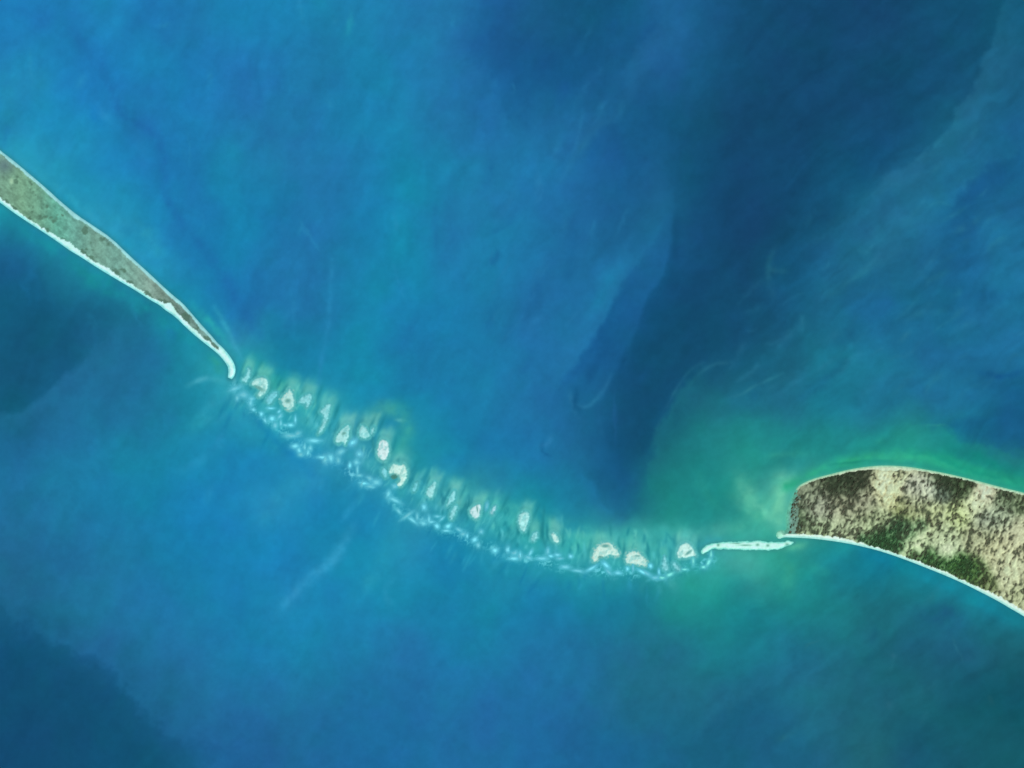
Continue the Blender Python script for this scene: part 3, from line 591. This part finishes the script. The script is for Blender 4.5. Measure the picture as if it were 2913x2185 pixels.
# --- the long spit
SP = np.concatenate([smooth_poly(SPIT_N, 1, False), smooth_poly(SPIT_S, 1, False)])
SN, SS = smooth_poly(SPIT_N, 1, False), smooth_poly(SPIT_S, 1, False)
def spit_fields(gx, gy):
    j = fbm(gx / 9, gy / 9, 210, 3)
    dn, _ = line_dist(SN, gx, gy); ds, _ = line_dist(SS, gx, gy)
    wn = 6.4 + 2.4 * fbm(gx / 30, gy / 30, 211, 2) + 1.5 * j + 5 * np.exp(-((gx - 212) / 16) ** 2)
    ws = 8.2 + 5.0 * j + 3 * fbm(gx / 40, gy / 40, 212, 2) + 7 * np.exp(-((gx - 200) / 26) ** 2) + 14 * np.exp(-((gx - 487) / 15) ** 2) + 3 * np.exp(-((gx - 310) / 10) ** 2)
    ws = np.where(gx > 622, 20, ws)
    return dn, ds, wn, ws
def spit_cls(d, gx, gy):
    dn, ds, wn, ws = spit_fields(gx, gy)
    return np.where(ds < ws, 1, np.where(dn < wn, 2, 0))
def spit_z(d, gx, gy):
    dn, ds, wn, ws = spit_fields(gx, gy)
    z = np.clip(d / 6, -1, 1) * .12 + .03 + .05 * fbm(gx / 12, gy / 12, 220, 3) * sstep(2, 10, d) + .10 * (ds < ws) * sstep(0, 4, d)
    return z
def spit_col(d, gx, gy):
    dn, ds, wn, ws = spit_fields(gx, gy)
    keys = [(0, '7fa28a'), (60, '80a688'), (110, '76a288'), (160, '6cac96'), (215, '74a898'), (270, '7ea492'), (330, '7ba596'), (385, '86a898'), (430, '93ab9c'), (462, '7c9082'), (520, '71887e'), (560, '7a958a'), (620, '88b0a8')]
    kx = [k[0] for k in keys]; ck = np.array([hx(k[1]) for k in keys])
    u = gx + .35 * (gy - 560)  # follow the axis of the spit
    u = gx
    c = np.stack([np.interp(u, kx, ck[:, i]) for i in range(3)], -1)
    n = fbm(gx / 11, gy / 11, 230, 4); n2 = fbm((gx + gy) / 26, (gx - gy) / 8, 231, 3)
    c = c * np.array([.93, .99, 1.02]) * (1 + .14 * n + .12 * n2)[..., None]
    dark = sstep(.25, .5, -.16 + fbm(gx / 22, gy / 22, 236, 3) + .5 * np.exp(-((ds - ws - 4) / 4) ** 2) + .3 * sstep(435, 480, gx) + .3 * np.exp(-((gx - 250) / 26) ** 2 - ((gy - 655) / 22) ** 2))
    c = lerp(c, hx('4b6c5c'), dark * .65)
    wet = np.exp(-((gx - 12) / 26) ** 2 - ((gy - 470) / 24) ** 2); c = lerp(c, hx('5a7480'), wet * .7)
    pale = np.exp(-((gx - 33) / 5) ** 2 - ((gy - 516) / 8) ** 2); c = lerp(c, hx('a8d0b0'), pale)
    bs = lerp(hx('c8fff8'), hx('7cdce2'), sstep(5, 0, d + 2.5 * fbm(gx / 7, gy / 7, 240, 2)) * .85); bs = bs * (1 + .10 * n)[..., None]
    bn = lerp(hx('9cdade'), hx('70bccc'), sstep(3, 0, d) * .6); bn = bn * (1 + .10 * n)[..., None]
    cl = np.where(ds < ws, 1, np.where(dn < wn, 2, 0))[..., None]
    c = np.where(cl == 1, bs, np.where(cl == 2, bn, c))
    return np.clip(c, 5, 252)
t = empty('sand_spit', 330, 740)
tag(t, 'long narrow green and grey sand spit tapering to a white hooked tip', 'sand spit')
land(['salt_marsh', 'beach', 'beach'], SP, 2.2, spit_z, spit_col, spit_cls, t, (330, 740), 4, [M_LAND, M_SAND, M_SAND],
     [None, 'broad bright white beach on the southern side', 'thin pale blue beach on the northern side'])

# --- the wooded dune island
IP = ISLs
isn = np.array([p for p in ISL if True], float)
ISN = smooth_poly(ISL[0:15], 1, False); ISS = smooth_poly(ISL[15:33], 1, False)
TINT = [  # x, y, radius, tone shift (-1 dark .. 1 pale), tint
 (2400,1368,42,-1.0,'45503f'), (2450,1362,30,-1.0,'45483c'), (2505,1375,30,1.0,'ddd0b0'), (2530,1400,30,.7,'d8c8a0'), (2550,1352,24,.3,'c8c0a0'), (2595,1395,28,.2,'b8b0a8'), (2640,1400,26,.6,'c8c4b8'),
 (2680,1400,22,-.5,'58605c'), (2600,1430,30,-.1,'9c9890'), (2690,1375,28,-.9,'45543f'), (2740,1385,26,-.8,'48573f'), (2800,1402,26,.8,'dcc8b4'), (2780,1440,30,.5,'ccc8a8'), (2860,1420,26,-.3,'68745c'), (2900,1440,24,-.4,'58644c'),
 (2730,1470,30,.3,'b8bc88'), (2590,1440,34,.0,'90905c'), (2640,1460,34,.2,'b0b088'), (2300,1420,30,-.2,'747868'), (2280,1470,24,-.5,'5c6c54'), (2330,1450,34,.1,'98948a'), (2400,1440,36,.0,'98907e'), (2460,1430,30,-.1,'8c8474'),
 (2330,1500,30,.0,'98a484'), (2400,1500,36,.1,'a8ac90'), (2480,1480,36,.1,'a0a484'), (2500,1530,26,-.7,'34603c'), (2540,1535,26,-.6,'3c6440'), (2570,1500,26,-.5,'48684c'), (2600,1545,34,.5,'c0c8a4'), (2690,1560,26,.6,'c4c8ac'),
 (2555,1552,16,-.6,'3c6440'), (2600,1578,15,-.5,'44683f'), (2630,1592,16,-.6,'40643c'), (2685,1600,20,-.6,'3c6438'), (2745,1612,18,-.6,'40683c'), (2585,1520,16,-.4,'486c48'), (2455,1535,14,-.5,'3f6444'), (2620,1490,16,-.4,'4c6c50'), (2700,1575,12,.6,'c4ccac'), (2650,1580,18,-.6,'40683c'), (2720,1600,22,-.6,'38602f'), (2770,1625,30,-.5,'4c6c3c'), (2690,1520,34,.2,'b0b494'), (2790,1520,36,.0,'a09c80'), (2840,1560,40,.3,'c0b494'), (2890,1520,36,.3,'bcb098'), (2880,1620,40,.5,'ccc4a8'),
 (2850,1470,34,.0,'949a88'), (2900,1690,30,.2,'b4b490'), (2810,1660,24,-.3,'68744c'), (2960,1600,90,.2,'b8ac90'), (3100,1650,150,.1,'a8a488'), (2800,1480,28,.0,'8c9088')]
def isl_fields(gx, gy):
    dn, _ = line_dist(ISN, gx, gy); ds, _ = line_dist(ISS, gx, gy)
    wn = 4.2 + 3.2 * fbm(gx / 13, gy / 13, 251, 3) + 10 * np.exp(-((gx - 2530) / 60) ** 2) * .8
    ws = 6.4 + 4.2 * fbm(gx / 8, gy / 8, 252, 3) + 6 * np.exp(-((gx - 2395) / 32) ** 2) + 3 * np.exp(-((gx - 2320) / 30) ** 2) + 6 * sstep(2740, 2870, gx)
    return dn, ds, wn, ws
def isl_tone(gx, gy):
    W = np.full(gx.shape, .05); Tn = np.zeros(gx.shape); c = np.zeros(gx.shape + (3,)) + .05 * hx('a09c84')
    for x, y, r, s, h in TINT:
        w = np.exp(-((gx - x) ** 2 + (gy - y) ** 2) / r ** 2); W += w; Tn += w * s; c += w[..., None] * hx(h)
    return Tn / W, c / W[..., None]
a_ = math.radians(63); 
def grain(gx, gy):
    # blotches drawn out along the wind, up and to the right
    u = gx * math.cos(a_) - gy * math.sin(a_); v = gx * math.sin(a_) + gy * math.cos(a_)
    q = fbm(gx / 20, gy / 20, 262, 2) * 9
    return fbm((u + q) / 15, (v - q) / 10, 261, 3, .5) * 1.35 + fbm((u + q * .4) / 10, (v - q * .4) / 6.2, 267, 2, .45) * 1.25 - .08 + .4 * fbm(gx / 40, gy / 40, 265, 2)
def isl_cls(d, gx, gy):
    dn, ds, wn, ws = isl_fields(gx, gy)
    west = (gx < 2269 + 22 * fbm(gx / 9, gy / 12, 255, 3))
    return np.where(ds < ws, 1, np.where((dn < wn), 2, np.where(west, 3, 0)))
def isl_z(d, gx, gy):
    g = grain(gx, gy)
    inl = sstep(3, 16, d)
    return np.clip(d / 6, -1, 1) * .12 + .04 + inl * (.20 * (g + .6) + .16)
def isl_col(d, gx, gy):
    Tn, tint = isl_tone(gx, gy); g = grain(gx, gy) * (1 - .45 * np.clip(-Tn - .2, 0, 1)) + Tn * .8
    dn, ds, wn, ws = isl_fields(gx, gy)
    t = sstep(-1.1, 1.1, g)
    dark = lerp(hx('485344'), tint * .55, np.full(gx.shape, .6)); pale = lerp(hx('dcdabf'), np.minimum(tint * 1.12 + 8, 218), np.full(gx.shape, .7))
    mid = tint
    c = np.where((t < .5)[..., None], lerp(dark, mid, np.clip(t * 2, 0, 1)), lerp(mid, pale, np.clip(t * 2 - 1, 0, 1)))
    n = fbm(gx / 5, gy / 5, 270, 3); c = c * (1 + .14 * n)[..., None]
    bs = lerp(hx('d8f6ea'), hx('90e0dc'), sstep(6, 0, d) * .75) * (1 + .08 * n)[..., None]
    bn = lerp(hx('cfe2c4'), hx('88ccaa'), sstep(4, 0, d) * .7) * (1 + .12 * n)[..., None]
    fl = lerp(lerp(hx('76a89c'), hx('6c8c7c'), sstep(2240, 2275, gx)), hx('62b8a0'), sstep(12, 0, d)) * (1 + .16 * n + .1 * g)[..., None]
    cl = isl_cls(d, gx, gy)[..., None]
    c = np.where(cl == 1, bs, np.where(cl == 2, bn, np.where(cl == 3, fl, c)))
    c = np.where(cl == 0, c * np.array([.93, 1.0, .96]), c)
    tip = np.exp(-((gx - 2219) / 9) ** 2 - ((gy - 1521) / 8) ** 2); c = lerp(c, hx('a8eed4'), np.clip(tip * 1.3, 0, 1))
    return np.clip(c, 5, 250)
t = empty('dune_island', 2600, 1480)
tag(t, 'blunt-ended island of mottled tan dunes and dark green scrub rimmed by a white beach', 'island')
ISLAND = t
land(['dune_field', 'beach', 'beach', 'mud_flat'], IP, 2.0, isl_z, isl_col, isl_cls, t, (2600, 1480), 4, [M_LAND, M_SAND, M_SAND, M_LAND],
     [None, 'white beach curving along the southern shore', 'thin cream beach along the northern shore', None])
def clumps(px, py, r, colr, hgt, zb, ox, oy, seed):
    """many low ragged canopies in one mesh: centre, ring, foot"""
    R = np.random.default_rng(seed); n = len(px); K = 7
    th = np.linspace(0, 2 * np.pi, K, endpoint=False)[None] + R.random((n, 1)) * 6
    rr1 = r[:, None] * R.uniform(.4, .75, (n, K)); rr2 = r[:, None] * R.uniform(.75, 1.25, (n, K))
    el = 1.35; ca, sa = math.cos(a_), math.sin(a_)
    def ringxy(rad):
        u = rad * np.cos(th) * el; v = rad * np.sin(th) / el
        return u * ca - v * sa, u * sa + v * ca
    V = np.zeros((n, 2 * K + 1, 3)); cx = wx(px) - float(wx(ox)); cy = wy(py) - float(wy(oy))
    V[:, 0] = np.stack([cx, cy, zb + hgt], -1)
    for s, rad, hh in ((1, rr1, .85), (1 + K, rr2, -.15)):
        a, b = ringxy(rad * S)
        V[:, s:s + K, 0] = cx[:, None] + a; V[:, s:s + K, 1] = cy[:, None] + b
        V[:, s:s + K, 2] = zb[:, None] + hgt[:, None] * hh * R.uniform(.8, 1.1, (n, K))
    f = []
    for k in range(K):
        k2 = (k + 1) % K
        f += [(0, 1 + k, 1 + k2), (1 + k, 1 + K + k, 1 + K + k2), (1 + k, 1 + K + k2, 1 + k2)]
    F = (np.array(f)[None] + (np.arange(n) * (2 * K + 1))[:, None, None]).reshape(-1, 3)
    cc = np.repeat(colr[:, None, :], 2 * K + 1, 1) * R.uniform(.88, 1.12, (n, 2 * K + 1, 1))
    return V.reshape(-1, 3), F, albedo(np.clip(cc.reshape(-1, 3), 3, 250))
def scatter_scrub(name, n, seed, sel, colf, label=None):
    R = np.random.default_rng(seed); px = R.uniform(2245, 3290, n); py = R.uniform(1335, 1960, n)
    d = poly_sdf(IP, px, py); dn, ds, wn, ws = isl_fields(px, py)
    Tn, tint = isl_tone(px, py); g = grain(px, py) * (1 - .45 * np.clip(-Tn - .2, 0, 1)) + Tn * .8
    ok = (d > 5) & (ds > ws + 2) & (dn > wn + 2) & sel(g, Tn, tint, R.random(n), px, py)
    px, py, g, Tn, tint, d = px[ok], py[ok], g[ok], Tn[ok], tint[ok], d[ok]
    m = len(px); r = R.uniform(1.3, 3.6, m); h = r * S * R.uniform(.4, .75, m); zb = isl_z(d, px, py)
    V, F, c = clumps(px, py, r, colf(tint, R, m), h, zb, 2600, 1480, seed + 1)
    o = set_mesh(name, V, F, c, M_SCRUB, ISLAND, False); tag(o, label, kind='stuff'); return o
greenish = lambda t: (t[:, 1] > t[:, 0] * 1.25) & (t[:, 1] < 114)
scatter_scrub('scrub', 15000, 31, lambda g, T, t, r, x, y: (r < sstep(.05, -.7, g)) & ~greenish(t),
              lambda t, R, m: lerp(hx('4c5544') * R.uniform(.75, 1.35, (m, 1)), t * .62, np.full(m, .5)), 'grey-green thorn scrub dotted over the dunes')
scatter_scrub('woodland', 26000, 37, lambda g, T, t, r, x, y: (r < .55 + .35 * (g < 0)) & greenish(t),
              lambda t, R, m: lerp(hx('34563c') * R.uniform(.75, 1.45, (m, 1)), t * .85, np.full(m, .45)), 'dense green woodland along the southern shore')

# --- the long bar west of the island
def bar_col(d, gx, gy):
    n = fbm(gx / 7, gy / 7, 280, 3)
    c = lerp(hx('7adcd0'), hx('c4fff2'), sstep(0, 4.5, d)) * (1 + .06 * n)[..., None]
    for x, y, rx, ry in [(2043, 1551, 4, 4), (2120, 1551, 18, 2.2), (2155, 1550, 5, 4), (2184, 1552, 5, 4), (2239, 1549, 5, 4), (2095, 1546, 12, 1.5)]:
        c = lerp(c, hx('5c9a8c'), np.exp(-((gx - x) / rx) ** 2 - ((gy - y) / ry) ** 2) * .85)
    return np.clip(c, 5, 252)
o = land(['sand_bar'], BARs, 1.6, lambda d, x, y: np.clip(d / 5, -1, 1) * .14 + .02 + .03 * fbm(x / 8, y / 8, 281, 2), bar_col, lambda d, x, y: np.zeros(x.shape, int), None, (2120, 1552), 3, [M_SAND], wob=2.6)['sand_bar']
tag(o, 'long straight white sand bar reaching from the shoals to the wooded island', 'sand bar')

def water_at(gx, gy):
    jx = np.clip(np.round((gx - M0x) / STEP).astype(int), 0, len(xs) - 1); jy = np.clip(np.round((gy - M0y) / STEP).astype(int), 0, len(ys) - 1)
    return WCOL[jy, jx]
# --- sandbanks of the chain
for i, (tf, P, br, lab, pools) in enumerate(ISLETS):
    Q = smooth_poly(grown(tf, P), 2); c0 = Q.mean(0)
    rim, core = lerp(hx('48acb6'), hx('5cb6b8'), np.array(br)), lerp(hx('66c8da'), hx('cdf2ea'), np.array(br))
    warm = lab.startswith('broad') ; lil = 'lilac' in lab
    if lil: core = core * .6 + hx('d8e0f4') * .4
    kk = 4.424 if tf is T5 else 3.77
    pp = [(tf(*c), (rx / kk, ry / kk), rot) for c, (rx, ry), rot in pools]
    def cf(d, gx, gy, i=i, rim=rim, core=core, warm=warm, pp=pp, br=br, lab=lab):
        n = fbm(gx / 5, gy / 5, 1000 + i, 3); lobes = fbm((gx + .4 * gy) / 8, gy / 13, 1100 + i, 3)
        t = sstep(-1.5, 5.5, d + n * 2.2) * (1 - .40 * sstep(-.05, .4, lobes) * sstep(1, 6, d)); t = np.clip(t * 1.1, 0, 1)
        c = lerp(rim, core, t) * (1 + .09 * n)[..., None]
        if warm or 'grey' in lab: c = lerp(c, hx('b4c4b8'), sstep(.1, .6, n + .1) * .5)
        for (px, py), (rx, ry), rot in pp:
            ca, sa = math.cos(math.radians(rot)), math.sin(math.radians(rot)); dx, dy = gx - px, -(gy - py)
            u = (dx * ca + dy * sa) / (rx * 1.35); v = (-dx * sa + dy * ca) / (ry * 1.35)
            c = lerp(c, hx('6ca8a0'), np.exp(-(u * u + v * v) ** 2) * .8)
        c = lerp(water_at(gx, gy), c, sstep(-9, -.5, d + n * 2))
        if 'teardrop' in lab: c = lerp(c, hx('b8ffff'), np.exp(-((gx - 1486) / 6) ** 2 - ((gy - 1489) / 8) ** 2))
        return np.clip(c, 5, 252)
    def zf(d, gx, gy, br=br): return np.clip(d / 5, 0, 1.4) * (.05 + .06 * br) + .015 + .005 * np.clip(d / 9, -1, 0)
    t = empty('sandbank', c0[0], c0[1]); tag(t, lab, 'sandbank', 'sandbanks strung along the shoal chain')
    land(['sand_crest', 'wet_margin'], Q, 1.3, zf, cf, lambda d, x, y: (d < 1.0).astype(int), t, tuple(c0), 10, [M_SAND, M_SHOAL], wob=2.4)
    for (px, py), (rx, ry), rot in pp:
        K = 14; th = np.linspace(0, 2 * np.pi, K, endpoint=False); R = np.random.default_rng(i)
        w = R.uniform(.85, 1.15, K); ca, sa = math.cos(math.radians(rot)), math.sin(math.radians(rot))
        u = rx * .8 * np.cos(th) * w; v = ry * .8 * np.sin(th) * w
        zt = (.05 + .06 * br) * 1.4 + .03
        V = [(px, py, zt)] + [(px + (a * ca - b2 * sa), py - (a * sa + b2 * ca), zt - .004) for a, b2 in zip(u, v)]
        V = [(float(wx(x)) - float(wx(c0[0])), float(wy(y)) - float(wy(c0[1])), z) for x, y, z in V]
        dk = hx('3f7c74') if 'horseshoe' in lab else hx('5f9c98')
        set_mesh('lagoon', V, [(0, 1 + k, 1 + (k + 1) % K) for k in range(K)], np.array([albedo(dk)] + [albedo(dk * 1.15)] * K), M_SHOAL, t)

# --- awash shoals and breakers on the seaward edge
SHORT = ['hook-shaped sandbank by the spit', 'fan-shaped sandbank', 'kite-shaped sandbank', None, 'cyan-white hooked sandbank', 'T-headed sandbank', 'ragged triangular sandbank', 'straight-edged aqua sandbank', None,
         'lilac-white oval sandbank', 'horseshoe sandbank', None, None, 'leaf-shaped sandbank', 'greenish forked sandbank', None, 'dark-veined lilac sandbank', None, 'teardrop sandbank', None, 'slanted white sandbank',
         'crown-shaped sandbank', 'comb-like grey sandbank', 'neat triangular sandbank', None, None]
cent = [np.array([tf(*p) for p in P]).mean(0) for tf, P, *_ in ISLETS]
pos = [tf(q[0], q[1]) for tf, q in SPECKS]
near = [min((k for k in range(len(ISLETS)) if SHORT[k]), key=lambda k: math.hypot(p[0] - cent[k][0], p[1] - cent[k][1])) for p in pos]
ORD = 'first second third fourth fifth sixth seventh eighth ninth tenth eleventh twelfth thirteenth fourteenth fifteenth sixteenth seventeenth eighteenth nineteenth twentieth'.split()
SHOAL_LABEL = []
for k, p in enumerate(pos):
    same = sorted([j for j in range(len(pos)) if near[j] == near[k]], key=lambda j: (pos[j][0], j)); r_ = same.index(k)
    _, (qx, qy, qrx, qry, qrot) = SPECKS[k]
    shp = 'upright' if qry > qrx * 1.5 else ('long slanted' if qrx > qry * 1.5 and abs(qrot) > 15 else ('flat' if qrx > qry * 1.5 else 'rounded'))
    SHOAL_LABEL.append(f'{shp} turquoise shoal, {ORD[min(r_, 19)]} from the west near the {SHORT[near[k]]}')
for i, (tf, (x, y, rx, ry, rot)) in enumerate(SPECKS):
    kk = 4.424 if tf is T5 else 3.77; R = np.random.default_rng(2000 + i); px, py = tf(x, y); rx, ry = (rx / kk) * 1.2 + .6, (ry / kk) * 1.2 + .8
    K = 12; th = np.linspace(0, 2 * np.pi, K, endpoint=False); w = R.uniform(.78, 1.2, K); ca, sa = math.cos(math.radians(rot)), math.sin(math.radians(rot))
    V = [(0, 0, .07)]
    for f, z in ((.35, .06), (.7, .04), (1.1, .02), (1.6, .008)):
        for k in range(K):
            a, b2 = rx * f * math.cos(th[k]) * w[k], ry * f * math.sin(th[k]) * w[k]
            V.append(((a * ca - b2 * sa) * S, (a * sa + b2 * ca) * S, z))
    F = [(0, 1 + k, 1 + (k + 1) % K, 1 + (k + 1) % K) for k in range(K)]
    T3f = [(0, 1 + k, 1 + (k + 1) % K) for k in range(K)]
    for s in (1, 1 + K, 1 + 2 * K):
        for k in range(K):
            k2 = (k + 1) % K; T3f += [(s + k, s + K + k, s + K + k2), (s + k, s + K + k2, s + k2)]
    bright = R.uniform(.88, 1.1); green = px > 1880
    c1 = (hx('78e2dc') if green else hx('72d8ea')) * bright; c2 = (hx('60ccc6') if green else hx('5cc4da')) * (bright * .5 + .5); c3 = hx('40a8b8')
    jx, jy = int(np.clip((px - M0x) / STEP, 0, len(xs) - 1)), int(np.clip((py - M0y) / STEP, 0, len(ys) - 1)); c4 = WCOL[jy, jx]
    Va = np.array(V); wc = water_at(px + Va[:, 0] / S, py - Va[:, 1] / S); tt = np.array([1.0] + [1.0] * K + [.75] * K + [.3] * K + [0.0] * K)[:, None]
    cc = wc * (1 - tt) + np.where(tt > .9, c1, c2) * tt
    o = set_mesh('shoal', V, T3f, albedo(np.clip(cc, 4, 250)), M_SHOAL)
    o.location = (float(wx(px)), float(wy(py)), 0)
    tag(o, SHOAL_LABEL[i], 'shoal', 'small awash shoals speckling the chain')
